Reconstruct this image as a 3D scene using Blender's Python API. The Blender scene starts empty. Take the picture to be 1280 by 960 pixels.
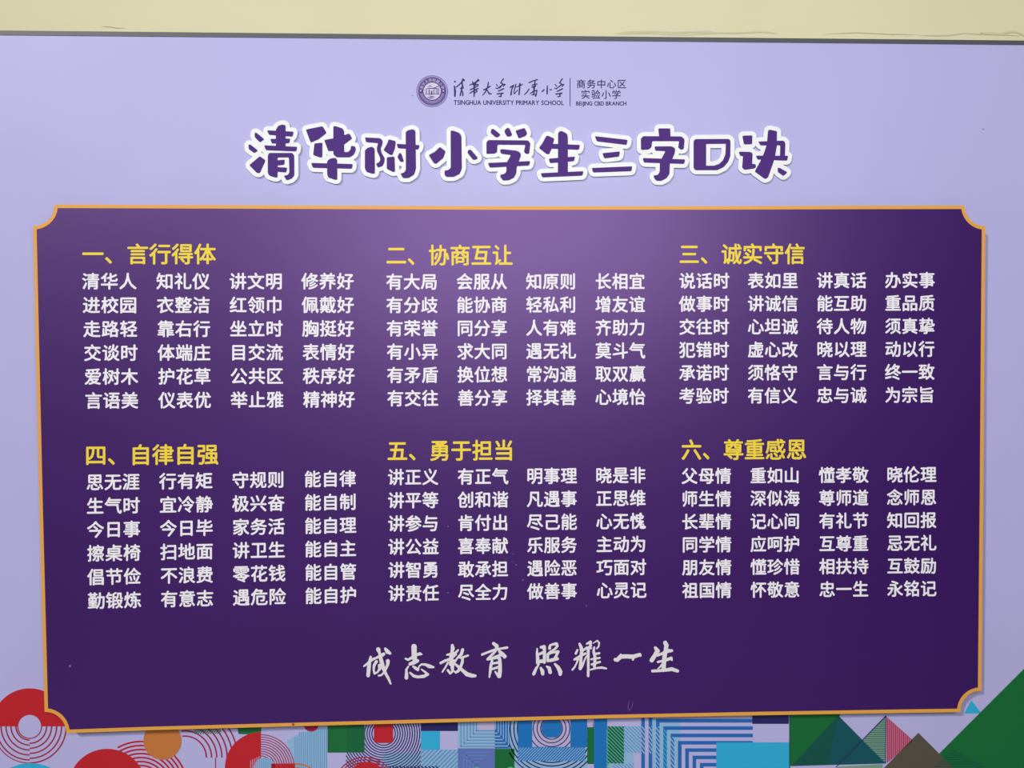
import bpy, math, random
import numpy as np
from mathutils import Matrix, Vector
from mathutils.geometry import delaunay_2d_cdt
random.seed(4)
SC = bpy.context.scene
COL = SC.collection

# ------------------------------------------------------------------ camera, world, light, exposure
CAM_Z = 1.50          # eye height
CAM_D = 1.62          # distance to the face of the wall board
FPX = 960.0           # focal length in pixels of a 1280 wide frame
YAW, PITCH, ROLL = -0.0358455, -0.0162453, 0.0058525
def rot3():
    cy, sy = math.cos(YAW), math.sin(YAW); cp, sp = math.cos(PITCH), math.sin(PITCH); cr, sr = math.cos(ROLL), math.sin(ROLL)
    Rz = np.array([[cy, -sy, 0], [sy, cy, 0], [0, 0, 1]]); Rx = np.array([[1, 0, 0], [0, cp, -sp], [0, sp, cp]])
    Ry = np.array([[cr, 0, sr], [0, 1, 0], [-sr, 0, cr]])
    return Rz @ Rx @ Ry
R3 = rot3()
cd = bpy.data.cameras.new('camera'); cam = bpy.data.objects.new('camera', cd); COL.objects.link(cam); SC.camera = cam
cd.sensor_width = 36.0; cd.lens = FPX / 1280 * 36.0; cd.clip_start = 0.05
xr, fw, up = R3[:, 0], R3[:, 1], R3[:, 2]
cam.matrix_world = Matrix(((xr[0], up[0], -fw[0], 0), (xr[1], up[1], -fw[1], -CAM_D), (xr[2], up[2], -fw[2], CAM_Z), (0, 0, 0, 1)))

SC.view_settings.view_transform = 'Standard'; SC.view_settings.look = 'None'
SC.view_settings.gamma = 1.0; SC.view_settings.use_curve_mapping = False
SC.view_settings.exposure = 0.0
w = bpy.data.worlds.new('world'); SC.world = w; w.use_nodes = True
w.node_tree.nodes['Background'].inputs[0].default_value = (1.0, 0.98, 0.95, 1); w.node_tree.nodes['Background'].inputs[1].default_value = 0.03
def area(name, loc, target, sx, sy, power, col):
    l = bpy.data.lights.new(name, 'AREA'); l.shape = 'RECTANGLE'; l.size = sx; l.size_y = sy; l.energy = power; l.color = col
    o = bpy.data.objects.new(name, l); COL.objects.link(o); o.location = loc
    o.rotation_euler = (Vector(target) - Vector(loc)).to_track_quat('-Z', 'Y').to_euler()
    return o
area('high_lamp', (-8.4, -10.0, 9.0), (0, 0, 1.6), 1.0, 1.0, 1080, (1.0, 0.985, 0.96))
area('ceiling_lamp', (0.20, -2.7, 2.36), (0, 0, 1.70), 2.1, 0.7, 46, (0.98, 0.99, 1.0))

# ------------------------------------------------------------------ helpers
def at(px, py, d=0.0):
    """points of the photograph measured on the plane that stands d metres in front of the wall board's face"""
    px = np.asarray(px, float); py = np.asarray(py, float)
    v = np.stack([(px - 640) / FPX, np.ones_like(px), (480 - py) / FPX], -1) @ R3.T
    t = (CAM_D - d) / v[..., 1]
    return np.stack([v[..., 0] * t, np.full_like(px, -d), v[..., 2] * t + CAM_Z], -1)

def lin(c):
    return tuple(((x / 255) / 12.92 if x / 255 <= 0.04045 else ((x / 255 + 0.055) / 1.055) ** 2.4) for x in c) + (1.0,)
def mat(name, rgb, rough=0.5, spec=0.5, noise=0.0, nscale=6.0, bump=0.0, bscale=40.0, stretch=(1, 1, 1), tint=None, ior=1.5):
    m = bpy.data.materials.new(name); m.use_nodes = True; nt = m.node_tree; b = nt.nodes['Principled BSDF']
    c = lin(rgb); b.inputs['Base Color'].default_value = c; b.inputs['Roughness'].default_value = rough
    b.inputs['Specular IOR Level'].default_value = spec; b.inputs['IOR'].default_value = ior
    if tint: b.inputs['Specular Tint'].default_value = tint + (1,)
    if noise or bump:
        tc = nt.nodes.new('ShaderNodeTexCoord'); mp = nt.nodes.new('ShaderNodeMapping'); mp.inputs['Scale'].default_value = stretch
        nt.links.new(tc.outputs['Object'], mp.inputs[0])
    if noise:
        n = nt.nodes.new('ShaderNodeTexNoise'); n.inputs['Scale'].default_value = nscale; n.inputs['Detail'].default_value = 5
        nt.links.new(mp.outputs[0], n.inputs['Vector'])
        r = nt.nodes.new('ShaderNodeValToRGB'); r.color_ramp.elements[0].position = 0.3; r.color_ramp.elements[1].position = 0.7
        r.color_ramp.elements[0].color = tuple(x * (1 - noise) for x in c[:3]) + (1,); r.color_ramp.elements[1].color = tuple(min(1, x * (1 + noise)) for x in c[:3]) + (1,)
        nt.links.new(n.outputs['Fac'], r.inputs[0]); nt.links.new(r.outputs[0], b.inputs['Base Color'])
    if bump:
        n2 = nt.nodes.new('ShaderNodeTexNoise'); n2.inputs['Scale'].default_value = bscale; n2.inputs['Detail'].default_value = 4
        nt.links.new(mp.outputs[0], n2.inputs['Vector'])
        bp = nt.nodes.new('ShaderNodeBump'); bp.inputs['Strength'].default_value = bump; bp.inputs['Distance'].default_value = 0.002
        nt.links.new(n2.outputs['Fac'], bp.inputs['Height']); nt.links.new(bp.outputs[0], b.inputs['Normal'])
    return m

M = dict(
    cream=mat('cream_paint', (229, 223, 186), 0.8, 0.2, noise=0.03, nscale=3, bump=0.25, bscale=25),
    crack=mat('paint_crack_grey', (213, 208, 174), 0.9, 0.1),
    lilac=mat('lilac_print', (193, 189, 239), 0.44, 0.32, noise=0.018, nscale=5, bump=0.10, bscale=7, stretch=(1, 1, 0.35)),
    trim=mat('grey_aluminium', (88, 90, 96), 0.45, 0.5),
    purple=mat('purple_face', (54, 7, 98), 0.44, 1.0, tint=(0.76, 0.48, 1.0), ior=1.6, noise=0.03, nscale=3, bump=0.06, bscale=5),
    slab=mat('dark_slab_side', (62, 46, 60), 0.7, 0.2),
    orange=mat('orange_rim', (240, 172, 74), 0.5, 0.4),
    white=mat('title_white', (250, 253, 253), 0.45, 0.4),
    violet=mat('title_violet', (84, 50, 132), 0.55, 0.12),
    letter=mat('letter_white', (252, 248, 255), 0.5, 0.2),
    yellow=mat('letter_yellow', (255, 224, 62), 0.5, 0.3),
    motto=mat('motto_silver', (238, 234, 238), 0.5, 0.2),
    ink=mat('emblem_ink', (58, 44, 102), 0.5, 0.15),
    badge=mat('emblem_purple', (92, 66, 142), 0.5, 0.3),
    badge_l=mat('emblem_pale', (150, 134, 190), 0.5, 0.3),
    paper=mat('emblem_paper', (216, 210, 236), 0.5, 0.3),
    lav=mat('print_lavender', (196, 186, 226), 0.5, 0.4),
    red=mat('print_red', (200, 30, 44), 0.5, 0.4),
    crimson=mat('print_crimson', (170, 24, 62), 0.5, 0.4),
    orangep=mat('print_orange', (206, 124, 62), 0.5, 0.4),
    cyan=mat('print_cyan', (48, 182, 228), 0.5, 0.4),
    blue=mat('print_blue', (24, 120, 200), 0.5, 0.4),
    cobalt=mat('print_cobalt', (34, 108, 192), 0.5, 0.4),
    sky=mat('print_pale_blue', (150, 192, 230), 0.5, 0.4),
    steel=mat('print_steel_blue', (96, 150, 206), 0.5, 0.4),
    peri=mat('print_periwinkle', (100, 120, 196), 0.5, 0.4),
    navy=mat('print_navy', (40, 34, 104), 0.5, 0.4),
    green=mat('print_green', (16, 112, 56), 0.5, 0.4),
    dgreen=mat('print_dark_green', (10, 86, 76), 0.5, 0.4),
    mint=mat('print_mint', (88, 190, 150), 0.5, 0.4),
    teal=mat('print_teal', (10, 88, 104), 0.5, 0.4),
    sage=mat('print_sage', (128, 166, 148), 0.5, 0.4),
    pink=mat('print_pink', (206, 112, 150), 0.5, 0.4),
    brown=mat('print_brown', (92, 84, 72), 0.5, 0.4),
    floor=mat('floor_grey', (150, 148, 142), 0.6, 0.4, noise=0.05, nscale=4),
)

def link(name, V, F, m, parent=None):
    me = bpy.data.meshes.new(name); me.from_pydata([tuple(v) for v in V], [], F); me.validate(); me.update()
    me.materials.append(m if not isinstance(m, str) else M[m])
    o = bpy.data.objects.new(name, me); COL.objects.link(o)
    if parent is not None: o.parent = parent; o.matrix_parent_inverse = parent.matrix_world.inverted()
    return o
def tag(o, label=None, cat=None, group=None, kind=None):
    if label: o['label'] = label
    if cat: o['category'] = cat
    if group: o['group'] = group
    if kind: o['kind'] = kind
    return o
def empty(name, loc):
    o = bpy.data.objects.new(name, None); COL.objects.link(o); o.location = loc; o.empty_display_size = 0.1
    bpy.context.view_layer.update(); return o
def boxmesh(x0, x1, y0, y1, z0, z1):
    V = [(x0, y0, z0), (x1, y0, z0), (x1, y1, z0), (x0, y1, z0), (x0, y0, z1), (x1, y0, z1), (x1, y1, z1), (x0, y1, z1)]
    return V, [(0, 3, 2, 1), (4, 5, 6, 7), (0, 1, 5, 4), (1, 2, 6, 5), (2, 3, 7, 6), (3, 0, 4, 7)]

# ---- outlines by signed distance: strokes are joined, rounded and widened, then traced again
def sd_poly(P, loops):
    A = np.concatenate([np.asarray(l, float) for l in loops]); B = np.concatenate([np.roll(np.asarray(l, float), -1, 0) for l in loops])
    out = np.empty(len(P))
    for s in range(0, len(P), 6000):
        p = P[s:s + 6000, None, :]; ab = (B - A)[None]; ap = p - A[None]
        t = np.clip((ap * ab).sum(-1) / np.maximum((ab * ab).sum(-1), 1e-12), 0, 1)
        d = np.sqrt(((ap - t[..., None] * ab) ** 2).sum(-1)).min(1)
        y = p[..., 1]; c = (A[None, :, 1] > y) != (B[None, :, 1] > y)
        xi = A[None, :, 0] + (y - A[None, :, 1]) * ab[..., 0] / np.where(ab[..., 1] == 0, 1e-12, ab[..., 1])
        ins = ((c & (p[..., 0] < xi)).sum(1) % 2) == 1
        out[s:s + 6000] = np.where(ins, -d, d)
    return out
def sd_strokes(P, strokes):
    out = np.full(len(P), 1e9)
    for st in strokes:
        st = np.asarray(st, float)
        if len(st) == 1: st = np.vstack([st, st + (0.01, 0, 0)])
        for a, b in zip(st[:-1], st[1:]):
            ab = (b - a)[:2]; t = np.clip(((P - a[:2]) @ ab) / max(ab @ ab, 1e-9), 0, 1)
            out = np.minimum(out, np.hypot(*(P - a[:2] - t[:, None] * ab).T) - (a[2] + t * (b[2] - a[2])))
    return out
def grid(x0, y0, x1, y1, h):
    xs = np.arange(x0, x1 + h, h); ys = np.arange(y0, y1 + h, h)
    X, Y = np.meshgrid(xs, ys); return xs, ys, np.stack([X.ravel(), Y.ravel()], -1)
def rdp(p, eps):
    if len(p) < 3: return p
    a, b = p[0], p[-1]; ab = b - a; L = math.hypot(*ab)
    d = np.hypot(*(p - a).T) if L < 1e-9 else np.abs(ab[0] * (p[:, 1] - a[1]) - ab[1] * (p[:, 0] - a[0])) / L
    i = int(d.argmax())
    if d[i] <= eps: return np.array([a, b])
    return np.vstack([rdp(p[:i + 1], eps)[:-1], rdp(p[i:], eps)])
def contour(xs, ys, S, level, eps):
    S = S.reshape(len(ys), len(xs)) - level; S = np.where(S == 0, 1e-9, S); I = S < 0
    c = I[:-1, :-1] * 1 + I[:-1, 1:] * 2 + I[1:, 1:] * 4 + I[1:, :-1] * 8
    nxt = {}; pts = {}
    def vx(k):
        if k not in pts:
            o, j, i = k; j2, i2 = (j, i + 1) if o == 0 else (j + 1, i)
            t = S[j, i] / (S[j, i] - S[j2, i2]); pts[k] = (xs[i] + t * (xs[i2] - xs[i]), ys[j] + t * (ys[j2] - ys[j]))
        return k
    T = {1: [(3, 0)], 2: [(0, 1)], 3: [(3, 1)], 4: [(1, 2)], 5: [(3, 0), (1, 2)], 6: [(0, 2)], 7: [(3, 2)], 8: [(2, 3)], 9: [(2, 0)], 10: [(0, 1), (2, 3)], 11: [(2, 1)], 12: [(1, 3)], 13: [(1, 0)], 14: [(0, 3)]}
    for j, i in zip(*np.nonzero((c > 0) & (c < 15))):
        j = int(j); i = int(i); E = ((0, j, i), (1, j, i + 1), (0, j + 1, i), (1, j, i))
        for a, b in T[int(c[j, i])]: nxt[vx(E[a])] = vx(E[b])
    loops = []
    while nxt:
        s, k = nxt.popitem(); L = [s]
        while k != s and k in nxt: L.append(k); k = nxt.pop(k)
        p = np.array([pts[q] for q in L])
        if len(p) < 5: continue
        h = len(p) // 2; p = np.vstack([rdp(p[:h + 1], eps)[:-1], rdp(np.vstack([p[h:], p[:1]]), eps)[:-1]])
        if len(p) >= 3: loops.append(p)
    return loops
def fill(loops):
    V = [tuple(q) for l in loops for q in l]; E = []; k = 0
    for l in loops:
        E += [(k + i, k + (i + 1) % len(l)) for i in range(len(l))]; k += len(l)
    vo, _, fo, _, _, _ = delaunay_2d_cdt([Vector(v) for v in V], E, [], 0, 1e-6, False)
    W = np.array([tuple(v) for v in vo]); T = np.array([f for f in fo if len(f) == 3], int); C = W[T].mean(1)
    A = np.concatenate([np.asarray(l, float) for l in loops]); B = np.concatenate([np.roll(np.asarray(l, float), -1, 0) for l in loops])
    y = C[:, None, 1]; c = (A[None, :, 1] > y) != (B[None, :, 1] > y); dy = B[:, 1] - A[:, 1]
    xi = A[None, :, 0] + (y - A[None, :, 1]) * ((B[:, 0] - A[:, 0]) / np.where(dy == 0, 1e-12, dy))[None]
    T = T[((c & (C[:, None, 0] < xi)).sum(1) % 2) == 1]
    p, q, r = W[T[:, 0]], W[T[:, 1]], W[T[:, 2]]
    s = (q[:, 0] - p[:, 0]) * (r[:, 1] - p[:, 1]) - (q[:, 1] - p[:, 1]) * (r[:, 0] - p[:, 0])
    T[s > 0] = T[s > 0][:, ::-1]                           # faces look at the viewer (y runs down in the photograph)
    return [tuple(v) for v in W], [tuple(int(i) for i in t) for t in T[np.abs(s) > 1e-9]]
def sheet(name, VF, d, m, parent):                       # flat print at distance d
    V, F = VF; V = np.array(V); return link(name, at(V[:, 0], V[:, 1], d), F, m, parent)
def plate(name, loops, d0, d1, m, parent, side=None):    # cut plate from d0 (back) to d1 (front)
    V, F = fill(loops); A = np.array(V); W = [tuple(p) for p in at(A[:, 0], A[:, 1], d1)]; FF = list(F); nf = len(F)
    for l in loops:
        l = np.array(l); a = at(l[:, 0], l[:, 1], d1); b = a.copy(); b[:, 1] = -d0; k = len(W); n = len(l)
        W += [tuple(p) for p in a] + [tuple(p) for p in b]
        FF += [(k + i, k + (i + 1) % n, k + n + (i + 1) % n, k + n + i) for i in range(n)]
    o = link(name, W, FF, m, parent)
    if side:
        o.data.materials.append(M[side])
        for p in o.data.polygons[nf:]: p.material_index = 1
    return o

def clip(poly, region):                                  # convex clip
    out = [np.array(p, float) for p in poly]; R = [np.array(p, float) for p in region]
    area2 = sum(R[i][0] * R[(i + 1) % len(R)][1] - R[(i + 1) % len(R)][0] * R[i][1] for i in range(len(R)))
    if area2 < 0: R = R[::-1]
    for i in range(len(R)):
        a, b = R[i], R[(i + 1) % len(R)]; n = np.array([-(b - a)[1], (b - a)[0]]); res = []
        for j in range(len(out)):
            p, q = out[j], out[(j + 1) % len(out)]; dp, dq = (p - a) @ n, (q - a) @ n
            if dp >= 0: res.append(p)
            if (dp >= 0) != (dq >= 0): res.append(p + (q - p) * dp / (dp - dq))
        out = res
        if len(out) < 3: return None
    return out
def polys(L):
    V, F = [], []
    for p in L:
        if p is None or len(p) < 3: continue
        s = sum(p[i][0] * p[(i + 1) % len(p)][1] - p[(i + 1) % len(p)][0] * p[i][1] for i in range(len(p)))
        if abs(s) < 1e-3: continue
        if s > 0: p = p[::-1]
        F.append(tuple(range(len(V), len(V) + len(p)))); V += [tuple(q) for q in p]
    return V, F
def R4(x0, y0, x1, y1): return [(x0, y0), (x1, y0), (x1, y1), (x0, y1)]
def ring(cx, cy, r0, r1, a0=0, a1=360, region=None):
    n = max(6, int(abs(a1 - a0) / 6)); L = []
    for i in range(n):
        t0 = math.radians(a0 + (a1 - a0) * i / n); t1 = math.radians(a0 + (a1 - a0) * (i + 1) / n)
        q = [(cx + r1 * math.cos(t0), cy + r1 * math.sin(t0)), (cx + r1 * math.cos(t1), cy + r1 * math.sin(t1))]
        q += [(cx + r0 * math.cos(t1), cy + r0 * math.sin(t1)), (cx + r0 * math.cos(t0), cy + r0 * math.sin(t0))] if r0 > 0 else [(cx, cy)]
        if region: q = clip(q, region)
        if q: L.append(q)
    return L
def hatch(region, dx, dy, pitch, wdt, off=0):            # parallel lines of direction (dx,dy) inside a convex region
    L = math.hypot(dx, dy); ux, uy = dx / L, dy / L; nx, ny = -uy, ux
    ks = [p[0] * nx + p[1] * ny for p in region]; k = math.floor(min(ks) / pitch) * pitch + off; out = []
    while k < max(ks) + pitch:
        cx, cy = nx * (k + wdt / 2), ny * (k + wdt / 2)
        t = sum(p[0] for p in region) / len(region) * ux + sum(p[1] for p in region) / len(region) * uy
        cx += ux * t; cy += uy * t
        q = [(cx + ux * s * 300 + nx * r * wdt / 2, cy + uy * s * 300 + ny * r * wdt / 2) for s, r in ((-1, -1), (1, -1), (1, 1), (-1, 1))]
        q = clip(q, region)
        if q: out.append(q)
        k += pitch
    return out

# ------------------------------------------------------------------ the setting
SLAB = 0.012; PT = 0.022                                 # thickness of the wall board and of the purple panel
V, F = boxmesh(-3.2, 3.2, SLAB, SLAB + 0.15, 0, 3.0); wall = tag(link('wall_back', V, F, 'cream'), kind='structure')
V, F = boxmesh(-3.2, 3.2, -3.6, SLAB + 0.15, -0.1, 0); tag(link('floor', V, F, 'floor'), kind='structure')
V, F = boxmesh(-3.2, 3.2, SLAB - 0.012, SLAB, 0, 0.10); tag(link('baseboard_back', V, F, mat('baseboard_grey', (120, 118, 116), 0.5)), kind='structure')
NC = [0]
def crack(pts, wd):
    P = [(x + random.uniform(-.6, .6), y + random.uniform(-.35, .35)) for x, y in pts]; L = []
    for i, (a, b) in enumerate(zip(P[:-1], P[1:])):
        w0 = 2.2 * wd * (0.15 if i == 0 else 1) * random.uniform(.6, 1); w1 = 2.2 * wd * (0.1 if i == len(P) - 2 else 1)
        L.append([(a[0], a[1] - w0), (b[0], b[1] - w1), (b[0], b[1] + w1), (a[0], a[1] + w0)])
    NC[0] += 1; sheet('paint_crack', polys(L), -SLAB + 0.0003 + 0.00015 * NC[0], 'crack', wall)
crack([(768, 43.5), (778, 41), (792, 39.6), (806, 39.2), (822, 39.6), (840, 41), (858, 40.6), (884, 38.8), (890, 38.6)], 0.5)
crack([(775, 43), (790, 42.2), (812, 41.8), (836, 43), (860, 43.6), (890, 42.6)], 0.35)
crack([(848, 41.5), (866, 39.6), (895, 41.4), (925, 41.2), (948, 39.6), (962, 39.8), (972, 42.4)], 0.5)
crack([(1148, 44), (1172, 44.6), (1186, 43.8), (1204, 41.4), (1226, 42.8), (1252, 43.4), (1275, 44.5)], 0.4)
crack([(1224, 40.8), (1236, 41.4), (1250, 42.6), (1262, 39.8), (1270, 39.6), (1280, 44), (1300, 45)], 0.7)
crack([(1030, 42.6), (1070, 40.8), (1110, 42.2), (1150, 43.6)], 0.25)
crack([(126, 33.2), (134, 33), (146, 34.6), (158, 35)], 0.25)

# ------------------------------------------------------------------ the lilac wall board
BX0, BX1, BZ0 = -1.75, 1.75, 0.42
zt = lambda x: 0.0
pt = at([0, 640, 1280], [43.2, 51.0, 56.2]); BZT = float(pt[:, 2].mean())
board = empty('wall_board', (0, 0, BZ0))
tag(board, 'long lilac printed wall board with a grey top edge behind the purple panel', 'wall board')
V, F = boxmesh(BX0, BX1, 0, SLAB, BZ0, BZT); link('board_sheet', V, F, 'lilac', board)
TR = at([0, 320, 640, 960, 1280], [37.6, 41, 44.6, 47.6, 50.8], 0.0014)
print('board top', pt[:, 2], 'trim top', TR[:, 2])
tz = float(TR[:, 2].mean())
V, F = boxmesh(BX0, BX1, -0.0014, SLAB, BZT, tz); link('edge_trim', V, F, 'trim', board)

# flat print along the bottom of the board; k counts the ink layers
LAY = [0]
def pr(name, L, m, lay):
    return sheet(name, polys(L), 0.0002 + 0.00012 * lay, m, board)
U = 1040                                                  # the print runs on below the frame to here
# left: red disc with rings, cyan disc, red discs
c = (37, 908)
pr('printed_half_disc', ring(*c, 14.3, 47.6, 180, 360), 'red', 1)
pr('printed_rings', [q for r in (22, 28.2, 34.6, 40.8, 46.6) for q in ring(*c, r - 1.7, r, 0, 90)] +
   [q for r in (18, 24.2, 30.4, 36.6, 42.8) for q in ring(*c, r - 1.7, r, 90, 180)] + ring(*c, 14.3, 15.6, 0, 180) + ring(*c, 45.4, 46.6, 90, 180), 'crimson', 1)
pr('printed_disc', ring(38, 1011, 0, 57), 'cyan', 2)
pr('printed_half_disc', ring(134, 985, 0, 49, 180, 360), 'red', 1)
pr('printed_rings', [q for i in range(7) for q in ring(134, 985, 12 + i * 6, 13.6 + i * 6, 0, 180)], 'crimson', 1)
pr('printed_rings', [q for i in range(10) for q in ring(176, 985, 12 + i * 5.0, 14.2 + i * 5.0, 240, 360)], 'red', 2)
pr('printed_disc', ring(203, 926, 0, 23.8), 'orangep', 3)
c = (231, 947)
pr('printed_rings', [q for i in range(7) for q in ring(*c, 26 + i * 6.5, 27.8 + i * 6.5, -97, 0)] +
   [q for i in range(5) for q in hatch(R4(256 + i * 6.4, 947, 258.5 + i * 6.4, U), 0, 1, 9, 1.3)], 'crimson', 1)
pr('printed_quad', [[(296, 904), (326.5, 904), (326.5, 915), (312, 918), (298, 917.5)]], 'green', 2)
pr('printed_hatching', hatch(R4(242, 909, 276, 917.5), 1, -1, 2.2, 1.0), 'green', 2)
c = (326, 960)
pr('printed_half_disc', ring(*c, 0, 45, 90, 270), 'red', 3)
pr('printed_rings', [q for i in range(10) for q in ring(*c, 14.5 + i * 2.95, 15.6 + i * 2.95, -90, 0)], 'crimson', 3)
pr('printed_disc', ring(331, 961, 0, 14), 'sky', 4)
pr('printed_stripes', [clip(R4(x, 940, x + .8, 985), [(331 + 14 * math.cos(a * .5236), 961 + 14 * math.sin(a * .5236)) for a in range(12)]) for x in np.arange(319, 345, 2.6)], 'steel', 5)
pr('printed_quad', [R4(339, 954.4, 368.5, 962)], 'red', 5)
pr('printed_stripes', [R4(x, 946 + (322 - x) * .5, x + .8, 975) for x in np.arange(313, 324, 2.6)], 'lav', 5)
reg = [(358, 926), (372, 918), (386, 912.5), (396, 910), (408.6, 909), (408.6, U), (368, U), (367.4, 955)]
pr('printed_quad', [reg], 'sky', 1)
pr('printed_stripes', [R4(x, 921 if x < 372 else (915 if x < 384 else 911), x + .8, U) for x in np.arange(368.5, 408, 2.62)], 'steel', 2)
pr('printed_disc', ring(389, 905, 0, 9.5), 'crimson', 3)
pr('printed_arcs', [q for i in range(3) for q in ring(370, 990, 24 + i * 5, 26 + i * 5, 200, 330)], 'orangep', 3)
# green square and navy rings
pr('printed_quad', [R4(409.4, 902, 455.6, 940.8)], 'green', 2)
pr('printed_hatching', hatch(R4(434, 902, 455.6, 940.8), 1, -1, 2.4, .7), 'dgreen', 3)
c = (479.4, 917); rA = R4(455.8, 898, 525.8, 941); rB = R4(432.5, 941, 525.8, 975)
pr('printed_rings', [q for i in range(16) for g in (rA, rB) for q in ring(*c, 14 + i * 3.05, 15.3 + i * 3.05, 0, 360, g)], 'navy', 4)
pr('printed_quad', [R4(480, 941.4, 525.8, U)], 'sky', 2)
pr('printed_quad', [[(467.4, 903), (491.2, 903), (491.2, 927.5), (485, 928.8), (474, 928.8), (467.4, 927.5)]], 'red', 5)
pr('printed_disc', ring(459, 975, 0, 23), 'red', 6)
pr('printed_rings', [q for i in range(5) for q in ring(456, 985, 25 + i * 3.2, 26.3 + i * 3.2, 180, 330)], 'crimson', 5)
pr('printed_stripes', hatch(R4(486, 957.6, 549, 960.8), 1, 1, 3.2, 1.6), 'navy', 7)
# navy block, cyan square, diagonal lines
pr('printed_quad', [R4(526, 898, 572.4, 913.8)], 'navy', 2)
pr('printed_quad', [R4(526, 914, 549.8, 937.2)], 'cyan', 2)
pr('printed_quad', [R4(526, 937.2, 572.4, U)], 'sky', 2)
pr('printed_stripes', hatch(R4(526, 937.2, 572.4, U), 1, -1, 3.9, 1.5), 'steel', 3)
# nested corners
pr('printed_quad', [R4(572.4, 898, 618.4, 935.4)], 'sky', 2)
pr('printed_corner_lines', [q for i in range(6) for q in (R4(575.6 + i * 3.9, 896, 576.7 + i * 3.9, 933.6 - i * 3.9), R4(575.6 + i * 3.9, 932.5 - i * 3.9, 618.4, 933.6 - i * 3.9))], 'steel', 3)
pr('printed_quad', [R4(596.5, 898, 618.4, 912.5)], 'lav', 4)
pr('printed_quad', [R4(618.6, 898, 637, 935.6)], 'cobalt', 2)
pr('printed_corner_lines', [q for i in range(6) for q in (R4(635 - i * 3.2, 896, 636.2 - i * 3.2, 933 - i * 4.0), R4(618.6, 931.8 - i * 4.0, 636.2 - i * 3.2, 933.2 - i * 4.0))], 'sky', 3)
pr('printed_quad', [R4(572.4, 935.6, 618.6, U)], 'peri', 3)
pr('printed_corner_lines', [q for i in range(5) for q in (R4(579 + i * 4, 940 + i * 4, 580 + i * 4, U), R4(579 + i * 4, 940 + i * 4, 612 - i * 4, 941 + i * 4))], 'steel', 4)
pr('printed_disc', ring(596, 963, 0, 4.5), 'mint', 5)
pr('printed_quad', [R4(618.6, 936, 643, U)], 'green', 3)
pr('printed_disc', ring(638, 963, 0, 4.5), 'mint', 5)
# the big navy circle
c = (689.4, 910.5)
pr('printed_quad', [R4(637, 898, 734, U)], 'sky', 1)
pr('printed_rings', [q for r in (43.4, 47.8, 52.4, 57, 61.5) for q in ring(*c, r - 1.5, r, 0, 360, R4(636.4, 890, 741.8, 980))], 'navy', 3)
pr('printed_quad', [R4(647.4, 898, 731.4, 934.4)], 'blue', 4)
pr('printed_quad', [R4(665.4, 898, 713, 933.6)], 'lav', 5)
pr('printed_rings', [q for r in (14.2, 18.6, 23.4, 29.2) for q in ring(*c, r - 1.2, r, 0, 360, R4(665.4, 898, 713, 933.6))], 'navy', 7)
pr('printed_disc', ring(*c, 0, 12.8, 0, 360, R4(676.8, 896, 702.5, 922)), 'blue', 6)
pr('printed_quad', [R4(647.4, 934.4, 731.4, 951.2)], 'blue', 5)
pr('printed_hatching', hatch(R4(647.4, 934.4, 731.4, 951.2), 1, -1, 2.6, .9), 'sky', 6)
pr('printed_quad', [R4(731.4, 898, 734, 934)], 'blue', 4)
pr('printed_quad', [R4(734, 899, 741, 909)], 'lav', 4)
pr('printed_quad', [R4(734.2, 909, 742.4, 955)], 'green', 5)
pr('printed_quad', [R4(742.4, 898, 759, U)], 'blue', 5)
pr('printed_stripes', hatch(R4(758, 912, 761, 962), 1, 1, 3.2, 1.6), 'mint', 7)
# hatched green and pale blue, blue nested corners
pr('printed_quad', [R4(759.4, 908, 779.8, 954.2)], 'dgreen', 2)
pr('printed_hatching', hatch(R4(759.4, 908, 779.8, 954.2), 1, 1, 3.2, 1.2), 'mint', 3)
pr('printed_quad', [[(780, 908), (801, 908), (801, 941), (792, 941), (792, U), (759.4, U), (759.4, 954.2), (780, 954.2)]], 'sky', 1)
pr('printed_hatching', hatch(R4(780, 908, 801, 941), 1, 1, 3.2, 1.0) + hatch(R4(766, 954.4, 791.8, U), 1, 1, 3.2, 1.0), 'steel', 2)
pr('printed_quad', [R4(815.4, 898, 850, U)], 'sky', 1)
pr('printed_bar', [R4(801.6, 896, 806, U)], 'cobalt', 4); pr('printed_bar', [R4(810.8, 896, 815.2, U)], 'cobalt', 4)
for i in range(9):
    x = 820 + i * 9.15; y = 898.8 + i * 9.15; xr_ = 941 if i < 4 else 896
    pr('printed_corner_bar', [R4(x, y, x + 4.4, U), R4(x + 4.4, y, xr_, y + 4.4)], 'cobalt', 4)
for i in range(5):
    x = [801.6, 810.8, 820, 829.15, 838.3][i]
    pr('printed_hatching', hatch(R4(x, 908 + max(0, i - 3) * 9 + (4 if i > 2 else 0), x + 4.4, 942 if i < 2 else U), 1, 1.4, 3.4, 1.5), 'sky' if i != 3 else 'cyan', 5)
pr('printed_quad', [R4(895.4, 928, 986.4, U)], 'cyan', 6)
pr('printed_quad', [R4(940.4, 892, 986, 904.8)], 'navy', 6)
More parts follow.
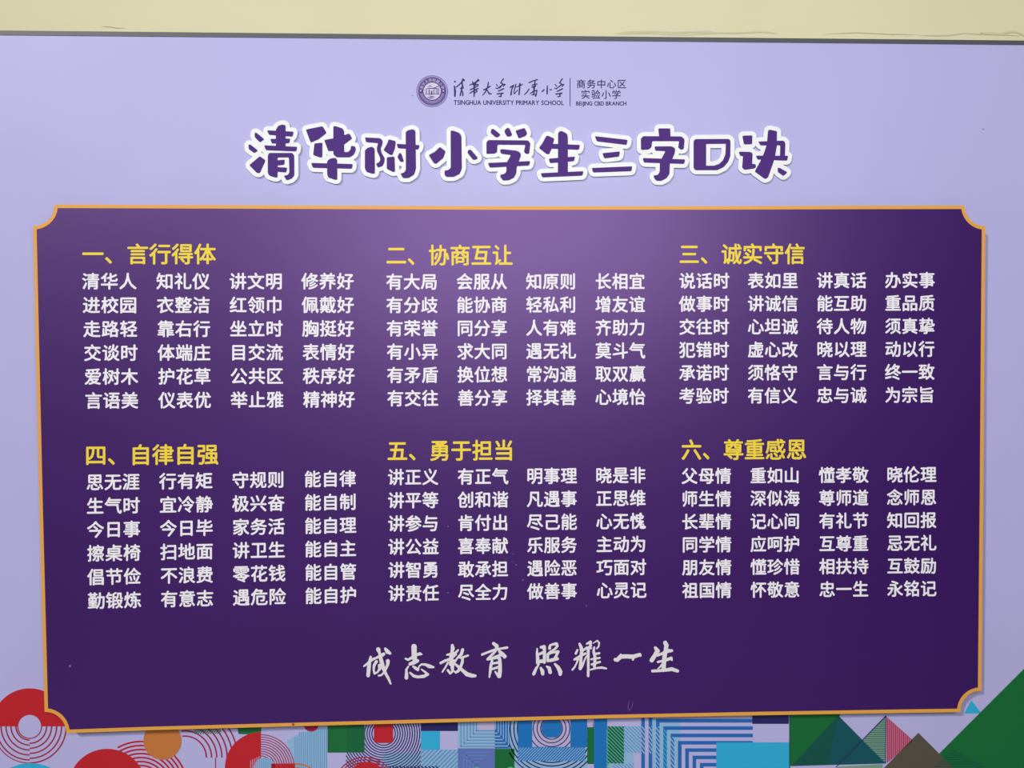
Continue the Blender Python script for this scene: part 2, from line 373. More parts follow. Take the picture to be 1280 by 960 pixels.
# greens and triangles on the right
pr('printed_line', [R4(986.6, 892, 987.6, 962)], 'dgreen', 7)
pr('printed_triangle', [[(987.6, 888), (1052, 888), (1049.5, 895.5), (996, 957), (987.6, 957.6)]], 'green', 2)
pr('printed_triangle', [[(1048, 894.5), (989, 957.6), (1034, 956.2)]], 'dgreen', 4)
pr('printed_triangle', [[(1048, 894.5), (1107.4, 954.4), (989, 957.6)]], 'teal', 3)
pr('printed_hatching', hatch([(1048, 895), (990, 957), (1105, 954)], 1, 0, 3.0, .6), 'dgreen', 5)
pr('printed_triangle', [[(1107.4, 894.8), (1078, 925), (1106.8, 953.6)]], 'sage', 4)
pr('printed_hatching', hatch([(1107.4, 894.8), (1078, 925), (1106.8, 953.6)], 1, 0, 2.6, .8), 'dgreen', 5)
pr('printed_line', [[(1107.4, 894), (1107.9, 895.4), (1045.6, 959), (1044.4, 959)], [(1107, 894.8), (1108, 894.8), (1107.4, 954), (1106.4, 954)]], 'navy', 6)
pr('printed_triangle', [[(1108.4, 896), (1142, 926), (1108.4, 954)]], 'pink', 4)
pr('printed_hatching', hatch([(1108.4, 896), (1142, 926), (1108.4, 954)], 0, 1, 2.5, .9), 'crimson', 5)
pr('printed_triangle', [[(1103, 962), (1148, 916), (1194, 962)]], 'brown', 5)
pr('printed_quad', [[(1045, 958.6), (1103.4, 955.2), (1103.4, U), (1045, U)]], 'sage', 3)
pr('printed_triangle', [[(1205.4, 891.8), (1214.2, 875.2), (1227, 891.8)]], 'cyan', 3)
pr('printed_triangle', [[(1310, 806), (1310, U), (1068, U), (1150, 966)]], 'green', 4)
pr('printed_hatching', hatch([(1190, 936), (1236, 960), (1226, 966), (1160, 966)], 1, 0, 2.8, 1.0), 'dgreen', 6)
pr('printed_triangle', [[(1310, 806), (1420, 915), (1310, 1020)]], 'teal', 5)
pr('printed_half_disc', ring(-60, 930, 0, 40, 180, 360), 'orangep', 2)
pr('printed_disc', ring(-120, 960, 0, 34), 'cobalt', 3)
# the rest of the band further to the sides and below, out of the frame
for i in range(7): pr('printed_quad', [R4(-330 + i * 50, 985 + (i % 2) * 20, -288 + i * 50, U + 10)], ('green', 'sky', 'red')[i % 3], 1)

# ---- school crest and name
def strokes_sheet(name, strokes, sc, ox, oy, d, m, parent, h=0.2, grow=0.0, eps=0.03, group=None):
    S = [[(ox + x / sc, oy + y / sc, r / sc + grow) for x, y, r in st] for st in strokes]
    xs_ = [p[0] for s in S for p in s]; ys_ = [p[1] for s in S for p in s]
    gx, gy, P = grid(min(xs_) - 4, min(ys_) - 4, max(xs_) + 4, max(ys_) + 4, h)
    return sheet(name, fill(contour(gx, gy, sd_strokes(P, S), 0, eps)), d, m, parent)

DG = bpy.context.evaluated_depsgraph_get()
_raw = {}
def raw_glyph(ch):
    """outline loops of a character in em units, y up"""
    if ch in _raw: return _raw[ch]
    cu = bpy.data.curves.new('glyph', 'FONT'); cu.body = ch; cu.resolution_u = 3; cu.fill_mode = 'BOTH' if hasattr(cu, 'fill_mode') else None
    o = bpy.data.objects.new('glyph', cu); COL.objects.link(o); bpy.context.view_layer.update()
    ev = o.evaluated_get(bpy.context.evaluated_depsgraph_get()); me = ev.to_mesh()
    cnt = {}
    for p in me.polygons:
        for a, b in p.edge_keys: cnt[(a, b)] = cnt.get((a, b), 0) + 1
    adj = {}
    for (a, b), n in cnt.items():
        if n == 1: adj.setdefault(a, []).append(b); adj.setdefault(b, []).append(a)
    co = [(v.co.x, v.co.y) for v in me.vertices]; loops = []; seen = set()
    for s in list(adj):
        if s in seen or len(adj[s]) != 2: continue
        L = [s]; seen.add(s); prev, k = s, adj[s][0]
        while k != s and k not in seen:
            L.append(k); seen.add(k); n = [q for q in adj[k] if q != prev]; prev, k = k, (n[0] if n else s)
        if len(L) > 2: loops.append(np.array([co[q] for q in L]))
    adv = max((x for x, y in co), default=0)
    ev.to_mesh_clear(); bpy.data.objects.remove(o); bpy.data.curves.remove(cu)
    _raw[ch] = loops; return loops
_rg = {}
def round_glyph(ch, em, grow, shrink=0.40):
    """character with round stroke ends; em, grow, shrink in px; returns verts (em-box centre at 0, y down), faces"""
    key = (ch, em, grow)
    if key in _rg: return _rg[key]
    loops = [np.stack([(l[:, 0] - 0.5) * em, -(l[:, 1] - 0.38) * em], -1) for l in raw_glyph(ch)]
    A = np.concatenate(loops); a, b = A.min(0) - 2.2, A.max(0) + 2.2; h = 0.26
    gx, gy, P = grid(a[0], a[1], b[0], b[1], h)
    L1 = contour(gx, gy, sd_poly(P, loops), -shrink, 0.03)
    L2 = contour(gx, gy, sd_poly(P, L1 or loops), (shrink if L1 else 0) + grow, 0.045)
    _rg[key] = fill(L2); return _rg[key]
def flat_glyph(ch):
    loops = [np.stack([l[:, 0] - 0.5, -(l[:, 1] - 0.38)], -1) for l in raw_glyph(ch)]
    return fill(loops)
def merge(parts):
    V, F = [], []
    for v, f in parts:
        k = len(V); V += [tuple(q) for q in v]; F += [tuple(i + k for i in t) for t in f]
    return V, F
def place(VF, cx, cy, sx=1.0, sy=1.0, slope=0.0, ang=0.0):
    V, F = VF; c_, s_ = math.cos(ang), math.sin(ang); out = []
    for x, y in V:
        x, y = x * sx, y * sy
        x, y = x * c_ - y * s_, x * s_ + y * c_
        out.append((cx + x, cy + y + x * slope))
    return out, F

ek = 0.0002 + 0.0001
c = (540.2, 114.0)
em = pr('emblem_disc', ring(*c, 0, 18.0), 'badge', 1)
def sub(name, VF, d, m): return sheet(name, VF, d, m, em)
sub('emblem_rim', polys(ring(*c, 19.0, 19.7)), 0.0005, 'badge')
sub('emblem_rim', polys(ring(*c, 16.9, 17.3)), 0.0005, 'badge_l')
sub('emblem_rim', polys(ring(*c, 0, 10.7)), 0.00045, 'paper')
sub('lettering_band', polys(ring(*c, 12.3, 15.2, 12, 168)), 0.00045, 'badge_l')
g = []
for i, ch in enumerate('清华大学附属小学'):
    a = math.radians(-70 + i * 20); g.append(place(flat_glyph(ch), c[0] + 13.9 * math.sin(a), c[1] - 13.9 * math.cos(a), 4.3, 4.3, 0, a))
sub('emblem_lettering', merge(g), 0.00055, 'paper')
g = []
txt = 'TSINGHUA UNIVERSITY PRIMARY SCHOOL'
for i, ch in enumerate(txt):
    if ch == ' ': continue
    a = math.radians(-72 + i * 144 / (len(txt) - 1)); vf = flat_glyph(ch)
    g.append(place(vf, c[0] + 13.7 * math.sin(a), c[1] + 13.7 * math.cos(a), 2.0, 2.0, 0, -a))
sub('emblem_lettering', merge(g), 0.00055, 'badge')
sub('emblem_star', polys(ring(525.9, 113.2, 0, .9) + ring(554.2, 113.4, 0, .9)), 0.00055, 'paper')
gate = [R4(534.6, 109.8, 545.4, 111), [(533.8, 109.6), (537.4, 106.3), (541.2, 109.6), (537.4, 107.8)], R4(535.8, 111.6, 537.2, 118), R4(538.6, 113.4, 540.4, 118.6),
        R4(541.4, 111.6, 542.4, 118), R4(533, 110, 533.8, 117.2), R4(531.6, 111, 532.2, 117.4), [(542, 109.6), (548.6, 107.2), (548.6, 108.2), (542, 110.6)],
        R4(543.6, 110.4, 544.2, 117.6), R4(545.6, 110, 546.8, 117.6), R4(548, 109.6, 549, 117.4), R4(531.4, 117.4, 549.4, 118.2),
        [(535, 119.4), (539, 121.6), (545, 121.4), (541, 120.2)], [(533, 121), (537, 123.2), (543.6, 123.4), (538, 121.8)]]
sub('emblem_gate', polys(gate), 0.00055, 'badge')
LOGO = [
 (562, [[(105,160,15),(112,165,12)],[(95,250,10),(108,350,18),(105,450,14)],[(130,270,9),(200,215,10),(245,170,12),(268,110,13),(290,135,14)],[(250,180,12),(255,255,10),(225,300,9)],[(270,245,8),(235,340,10),(210,438,11)],[(240,330,8),(262,380,10),(264,435,12)],[(215,300,8),(278,285,8)]]),
 (562, [[(405,228,8),(480,198,10),(560,145,12),(590,138,9)],[(460,160,8),(480,230,11)],[(570,115,10),(520,190,11),(490,260,13),(492,350,14),(490,458,9)],[(500,230,10),(570,215,8)],[(408,325,8),(490,285,10),(570,240,8)],[(405,392,8),(490,340,10),(570,295,8)],[(530,330,10),(550,355,9),(505,385,8)]]),
 (562, [[(682,325,10),(740,300,10),(815,250,9)],[(775,175,9),(762,260,10),(720,360,10),(658,435,5)],[(745,320,7),(790,400,13),(835,405,8)]]),
 (562, [[(935,215,6),(960,250,8)],[(925,285,6),(950,300,8)],[(1075,105,10),(1020,185,8),(1060,200,8)],[(960,298,8),(1060,218,9),(1110,215,9),(1070,255,7)],[(1000,290,6),(1030,262,6)],[(970,352,7),(1040,322,11),(1080,300,10)],[(950,407,10),(1070,387,9),(1020,420,7)],[(1030,412,7),(1030,455,11),(985,458,7)]]),
 (632, [[(92,275,10),(160,235,12),(120,320,9),(108,420,14)],[(205,212,9),(175,330,7),(168,405,7)],[(205,270,6),(235,262,6)],[(182,400,5),(240,330,7)],[(340,215,7),(255,252,10)],[(285,200,13),(280,300,12),(268,420,11)]]),
 (632, [[(472,180,10),(560,140,8),(635,120,10)],[(470,310,8),(420,380,9),(375,420,6)],[(590,145,10),(582,200,10)],[(530,228,8),(630,205,8)],[(522,270,7),(600,240,11),(555,290,9)],[(580,250,11),(568,330,13),(562,420,10)],[(490,400,6),(560,352,9),(630,332,8),(602,450,12)],[(522,422,7),(590,422,7)]]),
 (632, [[(770,322,10),(730,360,10)],[(835,242,8),(832,330,12),(830,402,12)],[(885,322,8),(915,322,10)]]),
 (632, [[(992,215,6),(1017,250,8)],[(982,288,6),(1007,303,8)],[(1132,105,10),(1077,185,8),(1117,200,8)],[(1017,300,8),(1117,220,9),(1165,217,9),(1127,257,7)],[(1027,354,7),(1097,324,11),(1137,302,10)],[(1007,409,10),(1127,389,9),(1077,422,7)],[(1087,414,7),(1087,455,11),(1042,460,7)]]),
]
for ox, st in LOGO: strokes_sheet('brush_character', st, 16, ox, 92, 0.0003, 'ink', board, 0.16, 0.18)
def latin(text, x0, x1, base, cap, slope, m, parent, d):
    pen = 0.0; items = []
    for ch in text:
        if ch == ' ': pen += 0.30; continue
        L = raw_glyph(ch); A = np.concatenate(L); lo, hi = A[:, 0].min(), A[:, 0].max()
        items.append([np.stack([l[:, 0] - lo + pen, l[:, 1]], -1) for l in L]); pen += hi - lo + 0.10
    s = (x1 - x0) / (pen - 0.10); parts = []
    for L in items:
        L = [np.stack([x0 + l[:, 0] * s, base - l[:, 1] * cap / 0.70 + l[:, 0] * s * slope], -1) for l in L]
        A = np.concatenate(L); gx, gy, P = grid(A[:, 0].min() - 1, A[:, 1].min() - 1, A[:, 0].max() + 1, A[:, 1].max() + 1, 0.12)
        parts.append(fill(contour(gx, gy, sd_poly(P, L), 0.15, 0.02)))
    return sheet('latin_lettering', merge(parts), d, m, parent)
latin('TSINGHUA UNIVERSITY PRIMARY SCHOOL', 567.2, 704.6, 130.8, 5.6, 0.003, 'ink', board, 0.0003)
latin('BEIJING CBD BRANCH', 720.2, 782.8, 131.7, 4.9, 0.0, 'ink', board, 0.0003)
pr('divider_line', [R4(712.1, 97.5, 713.0, 132.8)], 'ink', 1)
for i, ch in enumerate('商务中心区'): sheet('branch_character', place(round_glyph(ch, 12.0, 0.12, 0.1), 726.2 + i * 12.75, 104.9), 0.0003, 'ink', board)
for i, ch in enumerate('实验小学'): sheet('branch_character', place(round_glyph(ch, 12.0, 0.12, 0.1), 731.9 + i * 12.85, 118.0), 0.0003, 'ink', board)
# small scuffs in the lilac print
sheet('scuff_mark', polys(ring(1229, 161.5, 0, 1.0) + ring(515.6, 119.4, 0, .9)), 0.0004, mat('scuff_grey', (140, 142, 170), 0.7), board)

# ------------------------------------------------------------------ the ten cut-out title characters
T = []
T.append(('three dots beside stacked bars', 300, [
 [(195,222),(220,222),(325,310),(265,352),(195,280)],[(112,380),(140,380),(240,460),(190,495),(115,440)],[(265,535),(340,590),(265,760),(225,760),(122,655)],
 [(478,180),(510,130),(560,112),(607,122),(607,420),(478,420)],[(360,190),(715,208),(700,275),(385,250)],[(402,305),(670,300),(655,362),(425,367)],[(320,390),(762,410),(750,472),(345,455)],
 [(370,530),(385,492),(700,492),(722,530),(724,790),(690,835),(620,858),(583,795),(640,785),(658,750),(652,552),(500,552),(500,818),(470,820),(390,795),(370,760)],[(490,590),(598,582),(590,650),(490,660)],[(490,680),(630,688),(615,752),(490,742)]]))
T.append(('hooked strokes over a wide cross', 370, [
 [(130,180),(355,135),(408,225),(300,310),(195,355)],[(245,365),(352,355),(350,550),(320,553),(228,520)],
 [(497,135),(530,135),(620,165),(642,200),(642,480),(695,480),(725,450),(735,395),(790,405),(798,450),(775,510),(720,550),(540,550),(497,510)],
 [(375,320),(510,295),(510,465),(430,468)],[(620,262),(710,232),(750,300),(620,395)],[(200,625),(757,640),(745,703),(225,690)],[(415,600),(450,570),(520,555),(548,580),(550,850),(520,850),(430,820),(415,780)]]))
T.append(('tall hooked post on its right', 445, [
 [(118,285),(320,295),(355,325),(352,375),(328,430),(340,490),(382,560),(378,620),(350,670),(290,688),(265,635),(310,615),(325,580),(315,540),(280,470),(278,420),(295,362),(135,348)],
 [(118,460),(150,425),(210,408),(248,430),(252,768),(220,770),(140,745),(118,700)],[(435,310),(530,335),(520,430),(485,520),(455,520),(365,455),(415,370)],[(410,550),(500,540),(515,550),(520,745),(490,745),(410,705)],
 [(540,370),(850,388),(832,447),(560,430)],[(662,215),(690,190),(760,175),(792,195),(800,700),(775,780),(700,828),(625,828),(592,765),(640,755),(665,720)],[(580,490),(605,500),(640,610),(590,612),(550,545)]]))
T.append(('hooked stem between two dots', 525, [
 [(265,410),(342,470),(310,560),(215,638),(185,630),(115,520),(200,475)],[(408,195),(440,193),(525,225),(552,265),(558,700),(530,770),(450,812),(350,812),(325,780),(328,725),(375,722),(410,690)],[(640,455),(675,445),(770,555),(760,575),(710,588),(632,490)]]))
T.append(('three dots above a roof', 600, [
 [(150,175),(180,170),(272,245),(255,275),(215,288),(140,225)],[(330,185),(370,152),(392,165),(430,250),(410,272),(360,275),(325,210)],[(472,195),(595,158),(630,230),(610,265),(515,300)],
 [(85,350),(110,320),(640,325),(672,360),(655,505),(610,505),(585,475),(605,385),(232,382),(228,480),(200,500),(85,505)],
 [(265,455),(285,440),(490,462),(540,490),(545,530),(515,610),(500,660),(488,690),(485,760),(455,820),(390,855),(310,862),(268,810),(275,780),(320,775),(350,745),(352,680),(360,610),(385,570),(412,520),(280,502)],[(105,625),(670,600),(655,660),(130,688)]]))
T.append(('three bars crossed by a post', 665, [
 [(190,265),(215,262),(298,300),(265,430),(228,512),(190,505),(92,425),(140,360)],[(348,225),(370,200),(410,203),(470,240),(478,290),(478,770),(345,770)],[(262,370),(640,385),(625,450),(255,435)],[(222,568),(575,540),(560,602),(240,628)],[(115,762),(688,735),(672,795),(135,818)]]))
T.append(('three separate bars', 730, [[(145,268),(583,318),(568,385),(170,337)],[(245,495),(480,472),(468,540),(270,565)],[(103,692),(645,670),(632,735),(122,753)]]))
T.append(('one square dot on a roof', 790, [
 [(350,165),(510,165),(515,300),(365,300)],[(118,300),(150,268),(660,272),(702,310),(690,440),(655,452),(615,420),(630,335),(268,335),(262,410),(230,445),(120,452)],
 [(300,405),(530,403),(575,430),(572,490),(540,565),(505,630),(500,770),(460,830),(390,865),(320,862),(287,810),(295,790),(345,785),(370,740),(372,610),(395,565),(447,468),(310,462)],[(142,560),(710,578),(695,638),(160,620)]]))
T.append(('closed box with open centre', 855, [[(128,335),(150,307),(600,305),(620,330),(618,530),(590,610),(530,680),(440,722),(150,722),(128,690)]]))
T.append(('small dot before a slanting cross', 915, [
 [(138,262),(272,258),(268,375),(160,378)],[(90,475),(250,478),(275,500),(268,640),(318,640),(318,690),(290,700),(170,718),(135,690),(148,530),(110,535)],
 [(482,190),(505,182),(600,202),(598,400),(570,560),(530,680),(480,820),(440,840),(302,740),(380,600),(425,500),(465,380)],[(350,340),(690,328),(712,360),(705,560),(640,560),(645,390),(380,392)],[(318,528),(750,530),(735,595),(340,580)],[(610,690),(635,690),(740,750),(685,800),(610,745)]]))
HOLE = [(295,372),(558,370),(553,510),(520,590),(465,640),(400,662),(295,662)]
ORD = ['leftmost', 'second from the left', 'third from the left', 'fourth from the left', 'fifth from the left', 'fifth from the right', 'fourth from the right', 'third from the right', 'second from the right', 'rightmost']
def soften(p, r=1.5):                                     # clip the corners of a traced stroke
    p = [np.array(q, float) for q in p]; out = []
    for i in range(len(p)):
        a, b, c_ = p[i - 1], p[i], p[(i + 1) % len(p)]; la, lc = np.hypot(*(a - b)), np.hypot(*(c_ - b))
        ra, rc = min(r, la * .42), min(r, lc * .42); A_ = b + (a - b) / la * ra; C_ = b + (c_ - b) / lc * rc
        for t in (0, .33, .67, 1): out.append((1 - t) ** 2 * A_ + 2 * t * (1 - t) * b + t * t * C_)
    return np.array(out)
for k, (desc, ox, pl) in enumerate(T):
    sc = 960 / 90
    P_ = [soften([(ox + x / sc, 145 + y / sc) for x, y in p]) for p in pl]
    A = np.concatenate(P_); gx, gy, P = grid(A[:, 0].min() - 7, A[:, 1].min() - 7, A[:, 0].max() + 7, A[:, 1].max() + 7, 0.4)
    S = np.min([sd_poly(P, [p]) for p in P_], 0)
    if k == 8: S = np.maximum(S, -sd_poly(P, [soften([(ox + x / sc, 145 + y / sc) for x, y in HOLE], .4)]))
    ctr = at((A[:, 0].min() + A[:, 0].max()) / 2, A[:, 1].max() + 5, 0.0)
    r = empty('title_character', tuple(ctr))
    tag(r, '%s purple white-edged title character, %s' % (ORD[k], desc), 'lettering', 'cut-out title characters above the purple panel')
    plate('backing', contour(gx, gy, S, 5.25, 0.04), 0.0016, 0.0038, 'white', r)
    plate('face', contour(gx, gy, S, 0.0, 0.035), 0.0039, 0.0045, 'violet', r)

# ------------------------------------------------------------------ the purple panel
D1 = PT; CL = []
def arc(cx, cy, r, a0, a1, n=12):
    return [(cx + r * math.cos(math.radians(a0 + (a1 - a0) * i / n)), cy + r * math.sin(math.radians(a0 + (a1 - a0) * i / n))) for i in range(n + 1)]
CL += arc(42.5, 256.8, 27.6, 88, 2) + [(300, 258.6), (640, 260), (900, 259.8), (1050, 259.2)]
CL += arc(1231.5, 257, 27.8, 176, 94)
CL += [(1228.4, 420), (1227, 620)] + arc(1225.6, 888.6, 27, 268, 181)
CL += [(1115, 889.3), (950, 892), (760, 895.8), (570, 900.6), (380, 905.4), (185, 910.8)] + arc(56.8, 915.8, 28.0, -3, -88)
CL += [(51.4, 640), (46.8, 440)]
CL = np.array(CL)
def inset(P, d):
    n = len(P); out = []
    for i in range(n):
        a = P[i] - P[i - 1]; b = P[(i + 1) % n] - P[i]; na = np.array([a[1], -a[0]]) / np.hypot(*a); nb = np.array([b[1], -b[0]]) / np.hypot(*b)
        m_ = (na + nb) / 2; m_ = m_ / max(m_ @ m_, 0.35) ; out.append(P[i] + m_ * d)
    return np.array(out)
outer, inner = inset(CL, 2.1), inset(CL, -2.3)
pb = at(640, 914, 0.0)
panel = empty('text_panel', (float(pb[0]), 0, float(pb[2])))
tag(panel, 'large purple text panel with orange rim and notched corners on the lilac board', 'sign panel')
plate('panel_slab', [outer], 0.0026, D1, 'purple', panel, 'slab')
VV = [tuple(p) for p in outer] + [tuple(p) for p in inner]; n = len(outer)
tag(sheet('orange_rim', (VV, [(i, i + n, (i + 1) % n + n, (i + 1) % n) for i in range(n)]), D1 + 0.0003, 'orange', panel), 'orange rim line')
TX = D1 + 0.0003
BL = {1: ((90,300), [(45,287,58,295),(375,612,385,618),(700,935,705,940),(1020,1252,1028,1257)], (183,183,713,708), (45,638,62), '一、言行得体',
   ['清华人 知礼仪 讲文明 修养好','进校园 衣整洁 红领巾 佩戴好','走路轻 靠右行 坐立时 胸挺好','交谈时 体端庄 目交流 表情好','爱树木 护花草 公共区 秩序好','言语美 仪表优 举止雅 精神好']),
 2: ((470,300), [(45,273,50,277),(358,582,363,584),(667,888,668,890),(975,1195,975,1197)], (185,183,703,697), (45,607,67), '二、协商互让',
   ['有大局 会服从 知原则 长相宜','有分歧 能协商 轻私利 增友谊','有荣誉 同分享 人有难 齐助力','有小异 求大同 遇无礼 莫斗气','有矛盾 换位想 常沟通 取双赢','有交往 善分享 择其善 心境怡']),
 3: ((840,300), [(32,255,32,252),(337,560,337,557),(644,864,644,864),(947,1168,947,1166)], (181,178,692,688), (32,590,62), '三、诚实守信',
   ['说话时 表如里 讲真话 办实事','做事时 讲诚信 能互助 重品质','交往时 心坦诚 待人物 须真挚','犯错时 虚心改 晓以理 动以行','承诺时 须恪守 言与行 终一致','考验时 有信义 忠与诚 为宗旨']),
 4: ((90,545), [(64,300,70,308),(388,625,395,628),(712,943,715,950),(1033,1262,1036,1265)], (204,190,730,708), (58,650,83), '四、自律自强',
   ['思无涯 行有矩 守规则 能自律','生气时 宜冷静 极兴奋 能自制','今日事 今日毕 家务活 能自理','擦桌椅 扫地面 讲卫生 能自主','倡节俭 不浪费 零花钱 能自管','勤锻炼 有意志 遇危险 能自护']),
 5: ((470,545), [(53,277,55,280),(363,588,365,587),(670,893,673,893),(977,1198,981,1202)], (182,174,698,685), (50,612,64), '五、勇于担当',
   ['讲正义 有正气 明事理 晓是非','讲平等 创和谐 凡遇事 正思维','讲参与 肯付出 尽己能 心无愧','讲公益 喜奉献 乐服务 主动为','讲智勇 敢承担 遇险恶 巧面对','讲责任 尽全力 做善事 心灵记']),
 6: ((840,545), [(43,263,46,265),(348,567,350,568),(653,873,655,873),(955,1175,957,1175)], (177,171,685,678), (42,597,60), '六、尊重感恩',
   ['父母情 重如山 懂孝敬 晓伦理','师生情 深似海 尊师道 念师恩','长辈情 记心间 有礼节 知回报','同学情 应呵护 互尊重 忌无礼','朋友情 懂珍惜 相扶持 互鼓励','祖国情 怀敬意 忠一生 永铭记'])}
Z = 3.5556
for b, ((ox, oy), cols, ys, hd, head, rows) in BL.items():
    slope = (ys[1] - ys[0]) / (cols[3][0] - cols[0][0])
    # heading
    x0, x1, yc = hd; pit = (x1 - x0 + 5) / 6 / Z; hs = slope * 0.6
    for i, ch in enumerate(head):
        tag(sheet('heading_character', place(round_glyph(ch, 27.4, 0.50), ox + (x0 - 2) / Z + (i + .5) * pit, oy + yc / Z + (i - 2.5) * pit * hs, pit / 27.4, 1, hs), TX, 'yellow', panel), 'yellow heading character')
    for r, line in enumerate(rows):
        t = r / 5
        for c_, ph in enumerate(line.split(' ')):
            a0, b0, a1, b1 = cols[c_]; L_ = a0 + (a1 - a0) * t; R_ = b0 + (b1 - b0) * t
            yl = ys[0] + (ys[2] - ys[0]) * t; yr = ys[1] + (ys[3] - ys[1]) * t; yc = yl + (yr - yl) * c_ / 3; sl = (yr - yl) / (cols[3][0] - cols[0][0])
            pit = (R_ - L_ + 4.5) / 3 / Z; cx = ox + (L_ + R_) / 2 / Z
            g = [place(round_glyph(ch, 21.8, 0.45), cx + (i - 1) * pit, oy + yc / Z + (i - 1) * pit * sl, pit / 21.8 * 0.985, 1 - 0.015 * ((b - 1) % 3), sl) for i, ch in enumerate(ph)]
            sheet('text_phrase', merge(g), TX, 'letter', panel)

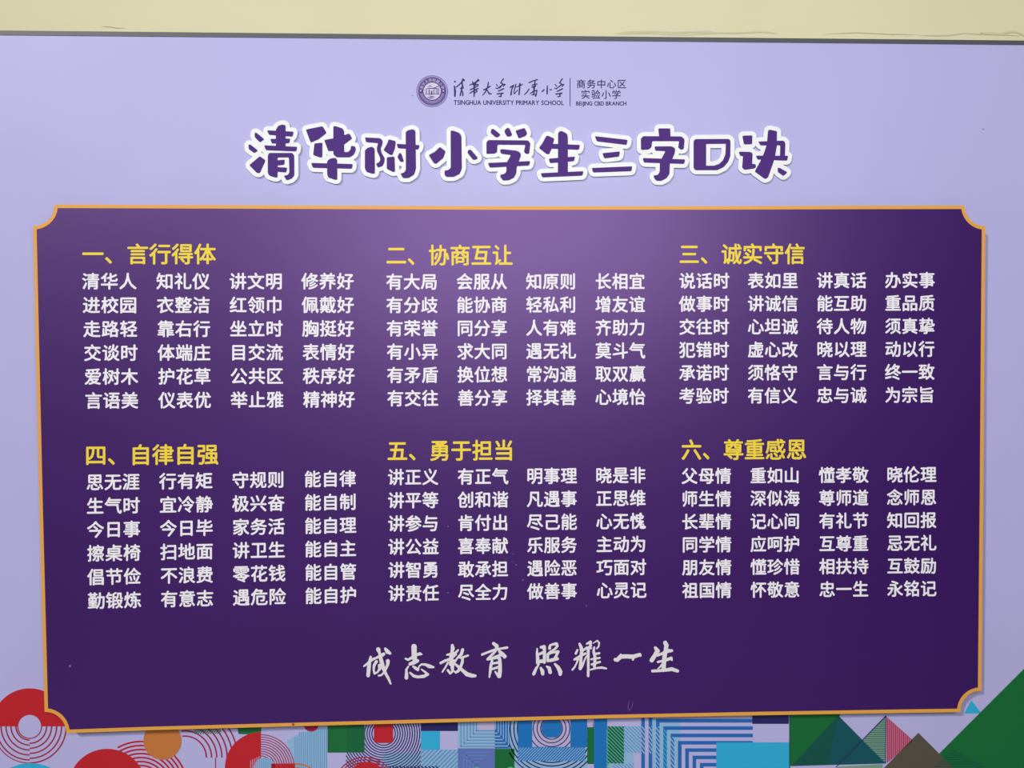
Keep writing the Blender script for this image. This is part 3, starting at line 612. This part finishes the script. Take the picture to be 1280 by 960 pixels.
MOT = [
 (450, [[(172,335,16),(150,430,25),(140,520,28),(130,632,26)],[(65,482,12),(120,440,16),(190,380,20),(260,350,14),(330,320,26),(378,290,24)],[(292,215,32),(312,270,18),(330,350,26),(350,430,30),(375,520,26),(410,600,20),(455,680,18),(490,762,12)],[(262,410,22),(225,470,20),(218,540,14),(232,602,14),(280,580,12),(310,530,16),(312,470,22)],[(320,480,24),(318,530,18)],[(300,635,12),(345,625,12),(375,590,12)],[(445,400,28),(445,450,22),(420,510,18),(385,580,16)],[(405,205,18),(440,250,32),(480,278,18)]]),
 (450, [[(865,170,40),(866,260,38),(870,350,38),(880,395,30)],[(728,362,12),(770,380,15),(830,345,20),(900,300,20),(960,285,22),(985,292,12)],[(800,448,22),(860,425,30),(920,397,24)],[(775,485,10),(740,540,15),(745,600,22),(742,668,27)],[(848,485,12),(890,515,22),(925,540,20)],[(935,520,10),(945,485,9),(985,452,12),(1050,458,18),(1110,485,28),(1175,498,14)],[(802,588,12),(860,640,20),(930,655,20),(1020,645,24),(1085,615,18),(1040,575,14),(985,535,9)]]),
 (540, [[(325,150,20),(332,200,30),(318,260,20),(308,330,28),(310,400,32),(300,450,28)],[(240,300,12),(300,292,20),(370,275,18),(418,225,12)],[(140,432,18),(210,395,18),(290,370,20),(380,295,16)],[(255,425,12),(215,500,12),(165,575,9)],[(255,550,18),(290,600,14),(330,565,16),(325,500,26),(335,440,18),(360,385,10)],[(490,220,22),(470,290,22),(400,360,12),(350,440,12)],[(575,312,14),(510,335,14),(455,350,14)],[(490,350,16),(485,420,20),(455,500,20),(420,560,20),(380,585,14),(355,560,8)],[(365,445,14),(420,490,20),(500,560,24),(560,612,32),(640,635,28),(690,637,20)]]),
 (540, [[(985,120,22),(1035,160,28),(1040,200,25),(1010,232,18)],[(802,297,16),(880,265,15),(1000,222,18),(1110,200,14),(1200,185,18)],[(1015,245,14),(960,300,18),(890,372,18),(960,360,18),(1080,310,20)],[(1080,245,20),(1120,290,34),(1165,325,27),(1158,348,12)],[(962,390,16),(942,480,22),(932,570,19),(918,658,10)],[(1082,370,24),(1088,450,26),(1088,560,28),(1075,640,32),(1030,600,14),(1012,570,10)],[(970,362,12),(1080,345,16)],[(965,440,14),(1062,425,18)],[(960,530,14),(1060,498,18)]]),
 (660, [[(147,200,8),(145,280,18),(155,360,24),(150,435,18)],[(208,180,18),(255,175,28),(265,240,20),(265,330,24),(262,420,22)],[(160,300,16),(250,260,20)],[(165,410,26),(250,400,26)],[(345,195,22),(352,150,14),(400,132,16),(455,125,22),(470,160,18),(430,210,15),(350,255,12),(308,290,10)],[(320,290,14),(400,262,14),(480,252,22),(455,310,18),(430,360,20)],[(318,300,18),(315,400,16),(380,385,26),(470,365,22)],[(175,452,10),(130,520,18),(95,600,24),(88,615,16)],[(205,512,16),(230,560,28),(235,605,24)],[(300,487,12),(340,515,26),(355,580,26)],[(430,448,14),(480,500,26),(515,570,32),(515,612,24)]]),
 (660, [[(825,125,16),(850,180,24),(860,250,24),(850,300,22)],[(790,225,14),(765,280,16)],[(890,225,16),(945,180,12)],[(745,375,16),(820,330,18),(920,280,16)],[(800,370,18),(780,430,10),(745,500,12),(710,540,12)],[(850,330,20),(845,420,22),(835,520,24),(870,480,14),(915,360,10),(950,310,12)],[(940,125,12),(1000,95,20),(1000,160,20),(962,210,24),(965,300,18),(965,420,18),(965,520,18),(962,638,18)],[(1040,115,4),(1110,75,10),(1140,110,11),(1130,170,10),(1100,200,9)],[(1060,180,12),(1050,250,18),(1070,330,20),(1070,420,22),(1062,490,20)],[(1010,200,12),(1000,180,10)],[(1060,290,16),(1140,275,15)],[(1010,372,12),(1145,350,14)],[(1020,455,14),(1150,415,15)],[(1000,540,10),(1100,512,12),(1180,505,16),(1250,520,12)]]),
 (760, [[(118,378,26),(150,382,28),(200,330,32),(300,325,30),(400,332,32),(508,297,24),(518,315,16)],[(400,375,16)],[(205,296,12)]]),
 (760, [[(758,188,20),(792,240,34),(750,310,30),(700,388,32)],[(915,108,30),(935,150,32),(922,230,28),(905,330,32),(895,430,32),(890,530,30)],[(790,310,18),(870,280,20),(960,238,28),(1020,235,20)],[(800,415,16),(860,400,14),(940,380,22),(1010,355,22),(1022,385,12)],[(870,455,16),(830,500,10),(800,520,8)],[(712,560,20),(800,556,20),(900,548,22),(1020,530,28),(1113,560,22)]]),
]
for ox, st in MOT: tag(strokes_sheet('motto_character', st, 12.8, ox, 795, TX, 'motto', panel, 0.2, 0.22), 'silver white brush written motto character')
# scratches, pin heads
strokes_sheet('scratch', [[(787, 876, .25), (785.4, 881, .4), (785, 885, .35), (786.6, 888, .3), (789, 885, .3), (791, 880, .3), (791, 876, .2)]], 1, 0, 0, TX, mat('scratch_pale', (120, 92, 156), 0.6), panel, 0.12)
sm = mat('speck_lilac', (140, 112, 170), 0.6)
for x, y, r in [(653.5, 725, .9), (645, 706, .8), (641, 692.5, .6), (640, 702, .5), (632, 699, .5), (560, 741, .8), (733, 757, .7), (560, 658, .7), (87.4, 832.6, 1.3)]:
    sheet('speck', polys(ring(x, y, 0, r)), TX, sm, panel)
sheet('rim_stain', polys(ring(366.5, 905.6, 0, 1.6)), D1 + 0.0006, mat('rim_stain_brown', (150, 74, 34), 0.7), panel)
print('done')
